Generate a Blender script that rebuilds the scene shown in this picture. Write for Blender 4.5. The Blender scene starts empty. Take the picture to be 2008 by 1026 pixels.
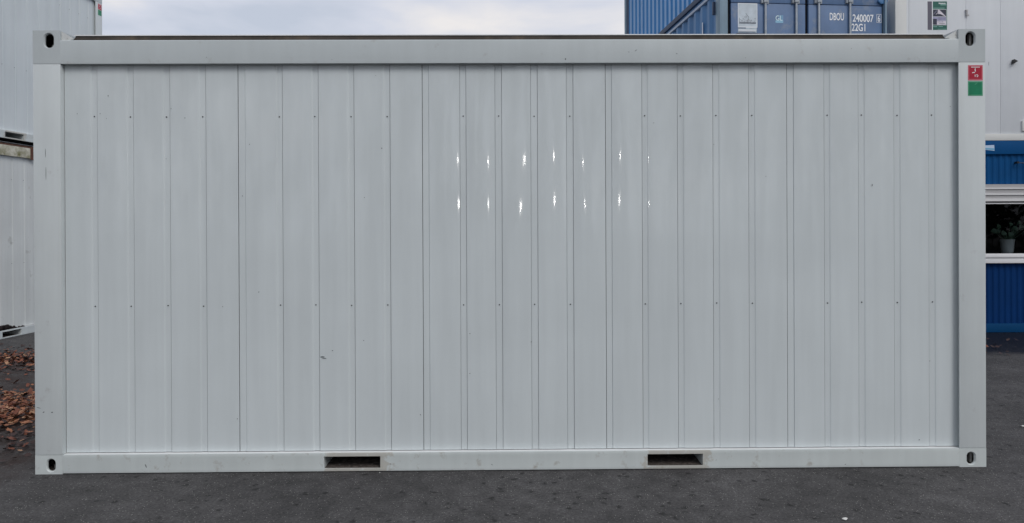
import bpy, bmesh, math, random
from mathutils import Vector, Matrix
random.seed(7)
sc = bpy.context.scene
COL = sc.collection
R = math.radians

# ------------------------------------------------------------------ camera
F_PX = 1350.0
CX, CD, CZ = -0.05079, 4.38084, 1.56
YAW, PITCH, ROLL, SH = 0.0100714, -0.0024563, -0.0043897, -66.509
cy_, sy_ = math.cos(YAW), math.sin(YAW)
fwd = Vector((sy_*math.cos(PITCH), cy_*math.cos(PITCH), math.sin(PITCH)))
r0 = Vector((cy_, -sy_, 0)); u0 = r0.cross(fwd)
rgt = r0*math.cos(ROLL) + u0*math.sin(ROLL); upv = rgt.cross(fwd)
cd = bpy.data.cameras.new('camera'); cam = bpy.data.objects.new('camera', cd); COL.objects.link(cam)
M = Matrix((rgt, upv, -fwd)).transposed().to_4x4(); M.translation = (CX, -CD, CZ)
cam.matrix_world = M
cd.sensor_fit = 'HORIZONTAL'; cd.sensor_width = 36; cd.lens = F_PX/2008*36
cd.shift_y = SH/2008; cd.clip_end = 600; cd.clip_start = 0.05
sc.camera = cam

# ------------------------------------------------------------------ world, sun, exposure
SUN_EL, SUN_AZ = R(43), R(146)          # behind the camera, a little to the right
w = bpy.data.worlds.new('World'); sc.world = w; w.use_nodes = True
nt = w.node_tree; nt.nodes.clear()
def N(t, ty, **k):
    n = t.nodes.new(ty)
    for a, b in k.items(): setattr(n, a, b)
    return n
sky = N(nt, 'ShaderNodeTexSky', sky_type='NISHITA', sun_disc=False)
sky.sun_elevation = SUN_EL; sky.sun_rotation = SUN_AZ
sk1 = N(nt, 'ShaderNodeBackground'); sk1.inputs[1].default_value = 0.05
nt.links.new(sky.outputs[0], sk1.inputs[0])
tc = N(nt, 'ShaderNodeTexCoord')
mp = N(nt, 'ShaderNodeMapping'); mp.inputs['Scale'].default_value = (1.0, 1.0, 3.0); mp.inputs['Location'].default_value = (0.3, 1.1, 0.4)
nt.links.new(tc.outputs['Generated'], mp.inputs[0])
nz = N(nt, 'ShaderNodeTexNoise'); nz.inputs['Scale'].default_value = 4.2; nz.inputs['Detail'].default_value = 6; nz.inputs['Roughness'].default_value = 0.48; nz.inputs['Distortion'].default_value = 0.25
nt.links.new(mp.outputs[0], nz.inputs['Vector'])
cr = N(nt, 'ShaderNodeValToRGB')
els = cr.color_ramp.elements
els[0].position = 0.34; els[0].color = (0.55, 0.60, 0.70, 1)
els[1].position = 0.66; els[1].color = (0.88, 0.85, 0.84, 1)
e = els.new(0.48); e.color = (0.67, 0.70, 0.79, 1)
nt.links.new(nz.outputs[0], cr.inputs[0])
sk2 = N(nt, 'ShaderNodeBackground'); sk2.inputs[1].default_value = 1.0
nt.links.new(cr.outputs[0], sk2.inputs[0])
mx = N(nt, 'ShaderNodeMixShader'); mx.inputs[0].default_value = 0.88
nt.links.new(sk1.outputs[0], mx.inputs[1]); nt.links.new(sk2.outputs[0], mx.inputs[2])
wo = N(nt, 'ShaderNodeOutputWorld'); nt.links.new(mx.outputs[0], wo.inputs[0])
sl = bpy.data.lights.new('sun', 'SUN'); sl.energy = 1.12; sl.angle = R(25); sl.color = (1, 0.97, 0.93)
so = bpy.data.objects.new('sun', sl); COL.objects.link(so)
sd = Vector((math.sin(SUN_AZ)*math.cos(SUN_EL), math.cos(SUN_AZ)*math.cos(SUN_EL), math.sin(SUN_EL)))
so.rotation_euler = (-sd).to_track_quat('-Z', 'Y').to_euler()
sc.view_settings.view_transform = 'Standard'; sc.view_settings.look = 'None'
sc.view_settings.exposure = 0.10; sc.view_settings.gamma = 1.0

# ------------------------------------------------------------------ frames: camera-yawed ground coordinates and pixel rays
def gw(xc, yc, z=0.0):
    return Vector((CX + xc*cy_ + yc*sy_, -CD + yc*cy_ - xc*sy_, z))
def ray(px, py):
    return (fwd + rgt*((px-1004)/F_PX) - upv*((py-513-SH)/F_PX)).normalized()
class Frame:
    """a wall frame: origin on the ground, rotation about z; local -y faces outwards"""
    def __init__(s, o, rz): s.o = Vector(o); s.rz = rz; s.x = Vector((math.cos(rz), math.sin(rz), 0)); s.y = Vector((-math.sin(rz), math.cos(rz), 0))
    def P(s, px, py, y=0.0):
        d = ray(px, py); c = Vector((CX, -CD, CZ)); q = s.o + s.y*y
        t = (q-c).dot(s.y)/d.dot(s.y); h = c + d*t - s.o
        return h.dot(s.x), h.z
FM = Frame((0, 0, 0), 0)

# ------------------------------------------------------------------ object helpers
class MB:
    def __init__(s): s.v = []; s.f = []; s.m = []
    def add(s, vs, fs, m=0):
        b = len(s.v); s.v += [tuple(p) for p in vs]; s.f += [tuple(b+i for i in f) for f in fs]; s.m += [m]*len(fs)
    def box(s, x0, x1, y0, y1, z0, z1, m=0):
        s.add([(x0,y0,z0),(x1,y0,z0),(x1,y1,z0),(x0,y1,z0),(x0,y0,z1),(x1,y0,z1),(x1,y1,z1),(x0,y1,z1)],
              [(0,1,5,4),(1,2,6,5),(2,3,7,6),(3,0,4,7),(4,5,6,7),(0,3,2,1)], m); return s
    def quad(s, a, b, c, d, m=0): s.add([a,b,c,d], [(0,1,2,3)], m); return s
    def prism_xz(s, pts, y0, y1, m=0):           # pts counter-clockwise seen from the front
        n = len(pts); vs = [(x,y0,z) for x,z in pts] + [(x,y1,z) for x,z in pts]
        s.add(vs, [tuple(range(n))] + [tuple(range(2*n-1, n-1, -1))] + [((i+1)%n, i, n+i, n+(i+1)%n) for i in range(n)], m); return s
    def profile_z(s, pts, z0, z1, m=0):          # open profile in x-y swept in z
        n = len(pts); vs = [(x,y,z0) for x,y in pts] + [(x,y,z1) for x,y in pts]
        s.add(vs, [(i, i+1, n+i+1, n+i) for i in range(n-1)], m); return s
    def tube(s, a, b, r, n=12, m=0, r2=None, cap=True):
        a = Vector(a); b = Vector(b); r2 = r if r2 is None else r2
        d = (b-a).normalized(); t = Vector((0,0,1)) if abs(d.z) < .9 else Vector((1,0,0))
        u = d.cross(t).normalized(); v = d.cross(u)
        vs = [a + (u*math.cos(k*2*math.pi/n) + v*math.sin(k*2*math.pi/n))*r for k in range(n)] + \
             [b + (u*math.cos(k*2*math.pi/n) + v*math.sin(k*2*math.pi/n))*r2 for k in range(n)]
        fs = [(k, (k+1)%n, n+(k+1)%n, n+k) for k in range(n)]
        if cap: fs += [tuple(range(n-1,-1,-1)), tuple(range(n, 2*n))]
        s.add(vs, fs, m); return s
    def build(s, name, mats, parent=None, bevel=0, smooth=None, loc=None, weld=False):
        me = bpy.data.meshes.new(name); me.from_pydata(s.v, [], s.f)
        for x in (mats if isinstance(mats, (list, tuple)) else [mats]): me.materials.append(x)
        me.polygons.foreach_set('material_index', s.m)
        bm = bmesh.new(); bm.from_mesh(me)
        if weld: bmesh.ops.remove_doubles(bm, verts=bm.verts, dist=1e-5)
        bmesh.ops.recalc_face_normals(bm, faces=bm.faces) if bevel or weld else None
        if bevel:
            es = [e for e in bm.edges if len(e.link_faces) == 2 and e.calc_face_angle(0) > R(40)]
            bmesh.ops.bevel(bm, geom=es, offset=bevel, segments=2, profile=0.6, affect='EDGES', clamp_overlap=True)
        bm.to_mesh(me); bm.free()
        if smooth is not None or bevel:
            me.shade_smooth(); me.set_sharp_from_angle(angle=R(smooth or 30))
        o = bpy.data.objects.new(name, me); COL.objects.link(o)
        if parent: o.parent = parent
        if loc: o.location = loc
        return o
def tag(o, label=None, cat=None, group=None, kind=None):
    if label: o['label'] = label
    if cat: o['category'] = cat
    if group: o['group'] = group
    if kind: o['kind'] = kind
    return o
def thing(name, label, cat, loc, rz=0, group=None):
    o = bpy.data.objects.new(name, None); COL.objects.link(o); o.empty_display_size = .2
    o.location = loc; o.rotation_euler = (0, 0, rz); return tag(o, label, cat, group)
def copy_tree(o, parent=None):
    c = o.copy(); COL.objects.link(c); c.parent = parent
    for ch in list(o.children): copy_tree(ch, c)
    return c
def text_part(name, body, mat, parent, x0, x1, z0, z1, y, bold=0.0):
    cu = bpy.data.curves.new('t', 'FONT'); cu.body = body; cu.offset = bold; cu.resolution_u = 6
    to = bpy.data.objects.new('t', cu); COL.objects.link(to)
    me = bpy.data.meshes.new_from_object(to); bpy.data.objects.remove(to); bpy.data.curves.remove(cu)
    xs = [v.co.x for v in me.vertices]; ys = [v.co.y for v in me.vertices]
    a, b, c, d = min(xs), max(xs), min(ys), max(ys)
    for v in me.vertices:
        v.co = (x0+(v.co.x-a)/(b-a)*(x1-x0), y, z0+(v.co.y-c)/(d-c)*(z1-z0))
    me.materials.clear(); me.materials.append(mat); me.name = name
    o = bpy.data.objects.new(name, me); COL.objects.link(o); o.parent = parent
    return o

# ------------------------------------------------------------------ materials
def mat(name, col, rough=0.5, coat=0.0, metal=0.0, var=0.04, scale=2.0, bump=0.0, bscale=80.0, streak=0.0, dirt=None, dirt_amt=0.0, dirt_scale=3.0, spec=0.5, lowdirt=0.0):
    m = bpy.data.materials.new(name); m.use_nodes = True; t = m.node_tree; b = t.nodes['Principled BSDF']
    b.inputs['Roughness'].default_value = rough; b.inputs['Metallic'].default_value = metal
    b.inputs['Specular IOR Level'].default_value = spec
    if coat: b.inputs['Coat Weight'].default_value = coat; b.inputs['Coat Roughness'].default_value = 0.05
    tc = N(t, 'ShaderNodeTexCoord')
    nz = N(t, 'ShaderNodeTexNoise'); nz.inputs['Scale'].default_value = scale; nz.inputs['Detail'].default_value = 5
    t.links.new(tc.outputs['Object'], nz.inputs['Vector'])
    r = N(t, 'ShaderNodeMapRange'); r.inputs[1].default_value = .3; r.inputs[2].default_value = .7
    r.inputs[3].default_value = 1-var; r.inputs[4].default_value = 1+var
    t.links.new(nz.outputs[0], r.inputs[0])
    mu = N(t, 'ShaderNodeVectorMath', operation='SCALE'); mu.inputs[0].default_value = col
    t.links.new(r.outputs[0], mu.inputs['Scale'])
    out = mu.outputs[0]
    if streak:
        mp = N(t, 'ShaderNodeMapping'); mp.inputs['Scale'].default_value = (9, 9, 0.5); t.links.new(tc.outputs['Object'], mp.inputs[0])
        n2 = N(t, 'ShaderNodeTexNoise'); n2.inputs['Scale'].default_value = 1.6; n2.inputs['Detail'].default_value = 6; t.links.new(mp.outputs[0], n2.inputs['Vector'])
        r2 = N(t, 'ShaderNodeMapRange'); r2.inputs[1].default_value = .35; r2.inputs[2].default_value = .7; r2.inputs[3].default_value = 1-streak; r2.inputs[4].default_value = 1+streak*.4
        t.links.new(n2.outputs[0], r2.inputs[0])
        m2 = N(t, 'ShaderNodeVectorMath', operation='SCALE'); t.links.new(out, m2.inputs[0]); t.links.new(r2.outputs[0], m2.inputs['Scale']); out = m2.outputs[0]
    if dirt:
        n3 = N(t, 'ShaderNodeTexNoise'); n3.inputs['Scale'].default_value = dirt_scale; n3.inputs['Detail'].default_value = 8; n3.inputs['Roughness'].default_value = .65
        t.links.new(tc.outputs['Object'], n3.inputs['Vector'])
        r3 = N(t, 'ShaderNodeMapRange'); r3.inputs[1].default_value = .62-dirt_amt*.35; r3.inputs[2].default_value = .78-dirt_amt*.2
        t.links.new(n3.outputs[0], r3.inputs[0])
        mm = N(t, 'ShaderNodeMix', data_type='RGBA'); t.links.new(r3.outputs[0], mm.inputs[0]); t.links.new(out, mm.inputs[6]); mm.inputs[7].default_value = (*dirt, 1); out = mm.outputs[2]
    t.links.new(out, b.inputs['Base Color'])
    if bump:
        n4 = N(t, 'ShaderNodeTexNoise'); n4.inputs['Scale'].default_value = bscale; n4.inputs['Detail'].default_value = 3; t.links.new(tc.outputs['Object'], n4.inputs['Vector'])
        bp = N(t, 'ShaderNodeBump'); bp.inputs['Strength'].default_value = bump; bp.inputs['Distance'].default_value = 0.002
        t.links.new(n4.outputs[0], bp.inputs['Height']); t.links.new(bp.outputs[0], b.inputs['Normal'])
    return m
WALL = (0.636, 0.688, 0.701)
M_frame = mat('frame_paint', (0.59, 0.638, 0.632), .42, var=.035, scale=3, bump=.12, bscale=60, streak=.035, dirt=(.40,.38,.35), dirt_amt=.05, dirt_scale=9)
M_top = mat('top_rail_paint', (0.485, 0.530, 0.540), .45, var=.04, scale=3, bump=.12, bscale=60, streak=.03, dirt=(.36,.36,.35), dirt_amt=.05, dirt_scale=9)
M_ledge = mat('sky_lit_ledge', (.86,.87,.87), .25, var=.04, scale=5)  # whiter than the rail: sky brightness on the ledge put into its colour
M_post = mat('post_paint', (0.61, 0.655, 0.66), .42, var=.03, scale=3, bump=.12, bscale=60, streak=.05, dirt=(.42,.42,.42), dirt_amt=.03, dirt_scale=7)
M_wall = mat('panel_paint', WALL, .38, coat=.8, var=.035, scale=1.6, bump=0.0, streak=.04, spec=.0)
def rail_stains(m):
    t = m.node_tree; b = t.nodes['Principled BSDF']; src = b.inputs['Base Color'].links[0].from_socket
    tc = N(t, 'ShaderNodeTexCoord'); sx = N(t, 'ShaderNodeSeparateXYZ'); t.links.new(tc.outputs['Object'], sx.inputs[0])
    def ma(op, a, b_=None):
        n = N(t, 'ShaderNodeMath', operation=op); 
        for i, q in enumerate((a, b_)):
            if q is None: continue
            if isinstance(q, (int, float)): n.inputs[i].default_value = q
            else: t.links.new(q, n.inputs[i])
        return n.outputs[0]
    d = ma('MINIMUM', ma('ABSOLUTE', ma('ADD', sx.outputs[0], 1.0)), ma('ABSOLUTE', ma('ADD', sx.outputs[0], -1.046)))
    nz = N(t, 'ShaderNodeTexNoise'); nz.inputs['Scale'].default_value = 16; nz.inputs['Detail'].default_value = 8; nz.inputs['Roughness'].default_value = .7; t.links.new(tc.outputs['Object'], nz.inputs['Vector'])
    r = N(t, 'ShaderNodeMapRange'); t.links.new(d, r.inputs[0]); r.inputs[1].default_value = .17; r.inputs[2].default_value = .27; r.inputs[3].default_value = .62; r.inputs[4].default_value = .30
    k = ma('MULTIPLY', ma('SUBTRACT', ma('ADD', nz.outputs[0], r.outputs[0]), .98), 7.0)
    k = ma('MINIMUM', ma('MAXIMUM', k, 0.0), .5)
    mm = N(t, 'ShaderNodeMix', data_type='RGBA'); t.links.new(k, mm.inputs[0]); t.links.new(src, mm.inputs[6]); mm.inputs[7].default_value = (.40, .35, .275, 1)
    t.links.new(mm.outputs[2], b.inputs['Base Color']); return m
M_brail = rail_stains(mat('bottom_rail_paint', (0.59, 0.638, 0.632), .42, var=.04, scale=3, bump=.15, bscale=60, streak=.04, dirt=(.36,.34,.30), dirt_amt=.12, dirt_scale=12))
M_gap = mat('dark_gap', (.03,.032,.035), .8)
M_groove = mat('crease_shade', (.46,.495,.51), .7)  # shade in the groove creases put into the colour
M_seam = mat('panel_joint', (.07,.075,.085), .7)
M_groove2 = mat('crease_shade_joint', (.29,.31,.33), .7)  # stronger crease shade as colour; also covers the panel joint lips
M_hole = mat('dirty_steel', (.055,.045,.04), .8, var=.5, scale=30, dirt=(.20,.17,.15), dirt_amt=.35, dirt_scale=40)
M_gutter = mat('gutter_shade', (.060,.050,.042), .8, var=.35, scale=6, dirt=(.13,.10,.07), dirt_amt=.3, dirt_scale=5)
M_cav = mat('cavity_web', (.22,.22,.21), .7, var=.3, scale=30)
M_roof = mat('roof_sheet', (.80,.80,.80), .5, var=.06)
M_gusset = mat('gusset_paint', (.62,.64,.63), .5, var=.06, dirt=(.25,.24,.2), dirt_amt=.25, dirt_scale=40)
M_screw = mat('screw_head', (.035,.04,.045), .5, metal=.3)
M_mark = mat('scuff_mark', (.13,.145,.15), .6)
M_wall2 = mat('weathered_panel', (.665,.695,.685), .5, var=.05, streak=.07, dirt=(.33,.33,.30), dirt_amt=.04, dirt_scale=4)
M_rail2 = mat('stained_rail', (.60,.58,.49), .6, var=.08, scale=6, streak=.06, dirt=(.17,.16,.06), dirt_amt=.55, dirt_scale=7)
M_rust = mat('rusty_steel', (.13,.055,.035), .85, var=.35, scale=30, dirt=(.05,.03,.025), dirt_amt=.4, dirt_scale=25)
M_rwhite = mat('right_white', (.66,.69,.72), .45, var=.03, streak=.03)
M_rwpost = mat('cream_paint', (.68,.69,.67), .5, var=.04)
M_bdoor = mat('blue_door_paint', (.088,.165,.315), .5, var=.10, scale=4, streak=.08, dirt=(.19,.23,.30), dirt_amt=.2, dirt_scale=6)
M_bside = mat('blue_side_paint', (.062,.190,.40), .5, var=.08, streak=.06)
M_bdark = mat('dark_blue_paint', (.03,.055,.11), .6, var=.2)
M_bpost = mat('worn_blue_post', (.16,.25,.33), .5, var=.12, streak=.15)
M_bfar = mat('far_blue_paint', (.028,.200,.50), .55, spec=.3, var=.05)
M_bpale = mat('sky_lit_blue_flank', (.34,.52,.76), .6)
M_blow = mat('deep_blue_paint', (.0,.068,.215), .6, spec=.15, var=.10, streak=.05)
M_brl = mat('rail_blue', (.0,.050,.15), .6, spec=.15)
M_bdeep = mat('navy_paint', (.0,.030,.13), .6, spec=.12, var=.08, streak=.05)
M_galv = mat('lock_rod_steel', (.38,.42,.46), .5, metal=.3, var=.15, scale=20)
M_rubber = mat('door_seal', (.012,.014,.022), .8)
M_text = mat('white_lettering', (.86,.88,.90), .6)
M_red = mat('red_film', (.42,.004,.03), .3, var=.1, scale=20)
M_redb = mat('faded_red_film', (.60,.13,.17), .35, var=.1, scale=20)
M_grn = mat('green_film', (.0,.20,.09), .3, var=.15, scale=20)
M_grnb = mat('faded_green_film', (.07,.34,.19), .35, var=.15, scale=20)
M_blk = mat('black_plastic', (.012,.012,.014), .4)
M_shut = mat('shutter_grey', (.40,.395,.40), .6); M_shutw = mat('shutter_white', (.68,.68,.68), .5)
M_sill = mat('white_sill', (.80,.80,.81), .4)
M_room = mat('dark_room', (.012,.014,.02), .9)
M_pot = mat('white_ceramic_pot', (.72,.69,.60), .4)
M_leaf = mat('houseplant_leaf', (.10,.16,.09), .5, var=.3, scale=30)
M_tape = mat('pale_tape', (.50,.62,.78), .4); M_tape2 = mat('blue_tape_edge', (.16,.40,.60), .4)
M_dbox = mat('inside_fill', (.05,.05,.055), .8)

def glass_mat():
    m = bpy.data.materials.new('window_glass'); m.use_nodes = True; t = m.node_tree; t.nodes.clear()
    tr = N(t, 'ShaderNodeBsdfTransparent'); tr.inputs[0].default_value = (.50,.56,.62,1)
    gl = N(t, 'ShaderNodeBsdfGlossy'); gl.inputs['Roughness'].default_value = .02
    fr = N(t, 'ShaderNodeFresnel'); fr.inputs[0].default_value = 1.33; mxs = N(t, 'ShaderNodeMixShader'); o = N(t, 'ShaderNodeOutputMaterial')
    t.links.new(fr.outputs[0], mxs.inputs[0]); t.links.new(tr.outputs[0], mxs.inputs[1]); t.links.new(gl.outputs[0], mxs.inputs[2]); t.links.new(mxs.outputs[0], o.inputs[0])
    return m
M_glass = glass_mat()

# ------------------------------------------------------------------ ground
def asphalt():
    m = bpy.data.materials.new('asphalt'); m.use_nodes = True; t = m.node_tree; b = t.nodes['Principled BSDF']
    b.inputs['Specular IOR Level'].default_value = .35
    tc = N(t, 'ShaderNodeTexCoord'); V = tc.outputs['Object']
    def noise(sc_, det=4, ro=.6, vec=None):
        n = N(t, 'ShaderNodeTexNoise'); n.inputs['Scale'].default_value = sc_; n.inputs['Detail'].default_value = det; n.inputs['Roughness'].default_value = ro
        t.links.new(vec or V, n.inputs['Vector']); return n.outputs[0]
    def mr(s, a, b_, c, d):
        r = N(t, 'ShaderNodeMapRange'); t.links.new(s, r.inputs[0])
        for i, q in zip((1,2,3,4), (a,b_,c,d)): r.inputs[i].default_value = q
        return r.outputs[0]
    def mul(a, b_):
        n = N(t, 'ShaderNodeMath', operation='MULTIPLY'); t.links.new(a, n.inputs[0]); t.links.new(b_, n.inputs[1]); return n.outputs[0]
    big = mr(noise(1.1, 6, .65), .3, .7, .62, 1.28)
    mid = mr(noise(9, 4), .3, .7, .76, 1.22)
    grain = mr(noise(62, 5, .9), .32, .68, .25, 1.85)
    f = mul(mul(big, mid), grain)
    # pale aggregate chips
    vo = N(t, 'ShaderNodeTexVoronoi'); vo.inputs['Scale'].default_value = 95; t.links.new(V, vo.inputs['Vector'])
    sep = N(t, 'ShaderNodeSeparateColor'); t.links.new(vo.outputs['Color'], sep.inputs[0])
    chip = mul(mr(vo.outputs['Distance'], .18, .30, 1, 0), mr(sep.outputs[0], .82, .90, 0, 1))
    # dark pits where chips broke out
    wv = N(t, 'ShaderNodeVectorMath', operation='ADD'); nv = N(t, 'ShaderNodeTexNoise'); nv.inputs['Scale'].default_value = 38; nv.inputs['Detail'].default_value = 4; t.links.new(V, nv.inputs['Vector'])
    sc1 = N(t, 'ShaderNodeVectorMath', operation='SCALE'); sc1.inputs['Scale'].default_value = .06; t.links.new(nv.outputs['Color'], sc1.inputs[0])
    t.links.new(V, wv.inputs[0]); t.links.new(sc1.outputs[0], wv.inputs[1])
    vp = N(t, 'ShaderNodeTexVoronoi'); vp.inputs['Scale'].default_value = 13; t.links.new(wv.outputs[0], vp.inputs['Vector'])
    sp = N(t, 'ShaderNodeSeparateColor'); t.links.new(vp.outputs['Color'], sp.inputs[0])
    dens = mr(noise(1.3, 3), .40, .60, .84, .36)
    thr = N(t, 'ShaderNodeMath', operation='GREATER_THAN'); t.links.new(sp.outputs[1], thr.inputs[0]); t.links.new(dens, thr.inputs[1])
    pit = mul(mr(vp.outputs['Distance'], .14, .30, 1, 0), thr.outputs[0])
    pf = mr(pit, 0, 1, 1, .36); f = mul(f, pf)
    c = N(t, 'ShaderNodeVectorMath', operation='SCALE'); c.inputs[0].default_value = (.066, .064, .065); t.links.new(f, c.inputs['Scale'])
    mm = N(t, 'ShaderNodeMix', data_type='RGBA'); t.links.new(chip, mm.inputs[0]); t.links.new(c.outputs[0], mm.inputs[6]); mm.inputs[7].default_value = (.36,.35,.33,1)
    # damp, dirt-stained areas at the leaf litter (left) and under the blue cabin (right, where the cabin's shade is painted in too)
    sx = N(t, 'ShaderNodeSeparateXYZ'); t.links.new(V, sx.inputs[0])
    nn = N(t, 'ShaderNodeTexNoise'); nn.inputs['Scale'].default_value = 1.4; nn.inputs['Detail'].default_value = 6; t.links.new(V, nn.inputs['Vector'])
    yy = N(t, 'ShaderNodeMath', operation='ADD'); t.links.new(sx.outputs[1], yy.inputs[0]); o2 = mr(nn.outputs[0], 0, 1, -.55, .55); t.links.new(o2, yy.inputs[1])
    wet_shade = mul(mr(yy.outputs[0], 3.75, 3.95, 0, 1), mr(sx.outputs[0], 3.2, 3.4, 0, 1))
    m3 = N(t, 'ShaderNodeMix', data_type='RGBA'); t.links.new(wet_shade, m3.inputs[0]); t.links.new(mm.outputs[2], m3.inputs[6]); m3.inputs[7].default_value = (.004,.005,.009,1)
    lft = mul(mul(mr(sx.outputs[0], -3.0, -3.3, 0, 1), mr(noise(3.2, 6, .7), .36, .56, 0, .9)), mr(yy.outputs[0], 4.6, 4.0, 0, 1))
    m4 = N(t, 'ShaderNodeMix', data_type='RGBA'); t.links.new(lft, m4.inputs[0]); t.links.new(m3.outputs[2], m4.inputs[6]); m4.inputs[7].default_value = (.034,.021,.018,1)
    t.links.new(m4.outputs[2], b.inputs['Base Color'])
    ro = mr(noise(60, 2), .3, .7, .72, .92); 
    rw = N(t, 'ShaderNodeMix', data_type='FLOAT'); t.links.new(wet_shade, rw.inputs[0]); t.links.new(ro, rw.inputs[2]); rw.inputs[3].default_value = .5; t.links.new(rw.outputs[0], b.inputs['Roughness'])
    hh = N(t, 'ShaderNodeMath', operation='SUBTRACT'); t.links.new(grain, hh.inputs[0]); t.links.new(mr(pit, 0, 1, 0, 3.0), hh.inputs[1])
    bp = N(t, 'ShaderNodeBump'); bp.inputs['Strength'].default_value = .55; bp.inputs['Distance'].default_value = .003
    t.links.new(hh.outputs[0], bp.inputs['Height']); t.links.new(bp.outputs[0], b.inputs['Normal'])
    return m
g = MB(); g.quad((-150,-150,0),(150,-150,0),(150,150,0),(-150,150,0))
ground = tag(g.build('ground', asphalt()), kind='structure')

# ------------------------------------------------------------------ the grey-white office container (main kind)
L, H, W = 6.058, 2.8075, 2.438
X0, X1 = -L/2, L/2
PW = 0.172                      # post width
ZB, ZT0, ZT1 = 0.122, 2.597, 2.747     # top of bottom rail, bottom and top of top rail
REC = 0.038
Zf = 0.006                      # packing gap under the frame

def holes_plate(mb, xs, zs, holes, y0, y1):
    """plate between y0 (front) and y1 with rectangular openings"""
    nx, nz = len(xs), len(zs)
    def solid(i, k): return 0 <= i < nx-1 and 0 <= k < nz-1 and (i, k) not in holes
    for i in range(nx-1):
        for k in range(nz-1):
            if not solid(i, k): continue
            a, b, c, d = xs[i], xs[i+1], zs[k], zs[k+1]
            mb.quad((a,y0,c),(b,y0,c),(b,y0,d),(a,y0,d)); mb.quad((b,y1,c),(a,y1,c),(a,y1,d),(b,y1,d))
            if not solid(i-1,k): mb.quad((a,y1,c),(a,y0,c),(a,y0,d),(a,y1,d))
            if not solid(i+1,k): mb.quad((b,y0,c),(b,y1,c),(b,y1,d),(b,y0,d))
            if not solid(i,k-1): mb.quad((a,y1,c),(b,y1,c),(b,y0,c),(a,y0,c))
            if not solid(i,k+1): mb.quad((a,y0,d),(b,y0,d),(b,y1,d),(a,y1,d))

def fitting(x0, x1, z0, z1, hx, hz, hw, hh, depth=.17):
    """corner casting: block with an oval lifting hole in the front face"""
    mb = MB(); n = 40
    def oval(t, grow):
        r = hw/2+grow; s = (hh-hw)/2
        c, d = math.cos(t), math.sin(t)
        return hx + r*c, hz + (s if d > 0 else -s) + r*d
    def rect(t):
        c, d = math.cos(t), math.sin(t); k = 1e9
        if c > 1e-9: k = min(k, (x1-hx)/c)
        if c < -1e-9: k = min(k, (x0-hx)/c)
        if d > 1e-9: k = min(k, (z1-hz)/d)
        if d < -1e-9: k = min(k, (z0-hz)/d)
        return hx+k*c, hz+k*d
    ang = sorted([2*math.pi*(i+.5)/n for i in range(n)] + [math.atan2(b-hz, a-hx) % (2*math.pi) for a in (x0,x1) for b in (z0,z1)])
    n = len(ang)
    loops = [[(rect(t), depth) for t in ang], [(rect(t), 0) for t in ang], [(oval(t, .006), 0) for t in ang],
             [(oval(t, 0), .007) for t in ang], [(oval(t, 0), .016) for t in ang]]
    vs = [(p[0], y, p[1]) for lp in loops for p, y in lp]
    for q in range(4):
        mb.add([], [], 0)
    fs = [(q*n+i, q*n+(i+1)%n, (q+1)*n+(i+1)%n, (q+1)*n+i) for q in range(4) for i in range(n)]
    mb.add(vs, fs, 0)
    mb.add([], [], 0)
    m = .012
    a, b, c, d = x0+m, x1-m, z0+m, z1-m
    mb.box(hx-.016, hx+.022, .055, .09, z0+.02, hz-.012, 2); mb.box(hx+.012, hx+.026, .03, .05, z0+.02, z1-.02, 2)
    # inner cavity
    mb.quad((a,depth-.02,c),(b,depth-.02,c),(b,depth-.02,d),(a,depth-.02,d),1)
    mb.quad((a,.0165,c),(b,.0165,c),(b,depth-.02,c),(a,depth-.02,c),1)
    mb.quad((a,.0165,d),(b,.0165,d),(b,depth-.02,d),(a,depth-.02,d),1)
    mb.quad((a,.0165,c),(a,.0165,d),(a,depth-.02,d),(a,depth-.02,c),1)
    mb.quad((b,.0165,c),(b,.0165,d),(b,depth-.02,d),(b,depth-.02,c),1)
    return mb

PX_GROOVES = [(178.5,192),(249,263),(320.5,334.5),(391,405),(467.5,482),(542,555),(611.5,625.5),(682,695.5),(752.5,766),(828.5,842),
    (902,915),(971,985),(1041,1055),(1111,1125),(1187.5,1200.5),(1259,1272),(1328.5,1342),(1398,1412),(1468,1482),(1543,1557),
    (1616,1629),(1683,1697),(1753,1767),(1821,1835)]
SEAM = {4, 9, 14, 19}
GR = [(FM.P(a,400,REC)[0], FM.P(b,400,REC)[0]) for a, b in PX_GROOVES]
XI0, XI1 = X0+PW+.003, X1-PW+.021

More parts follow.
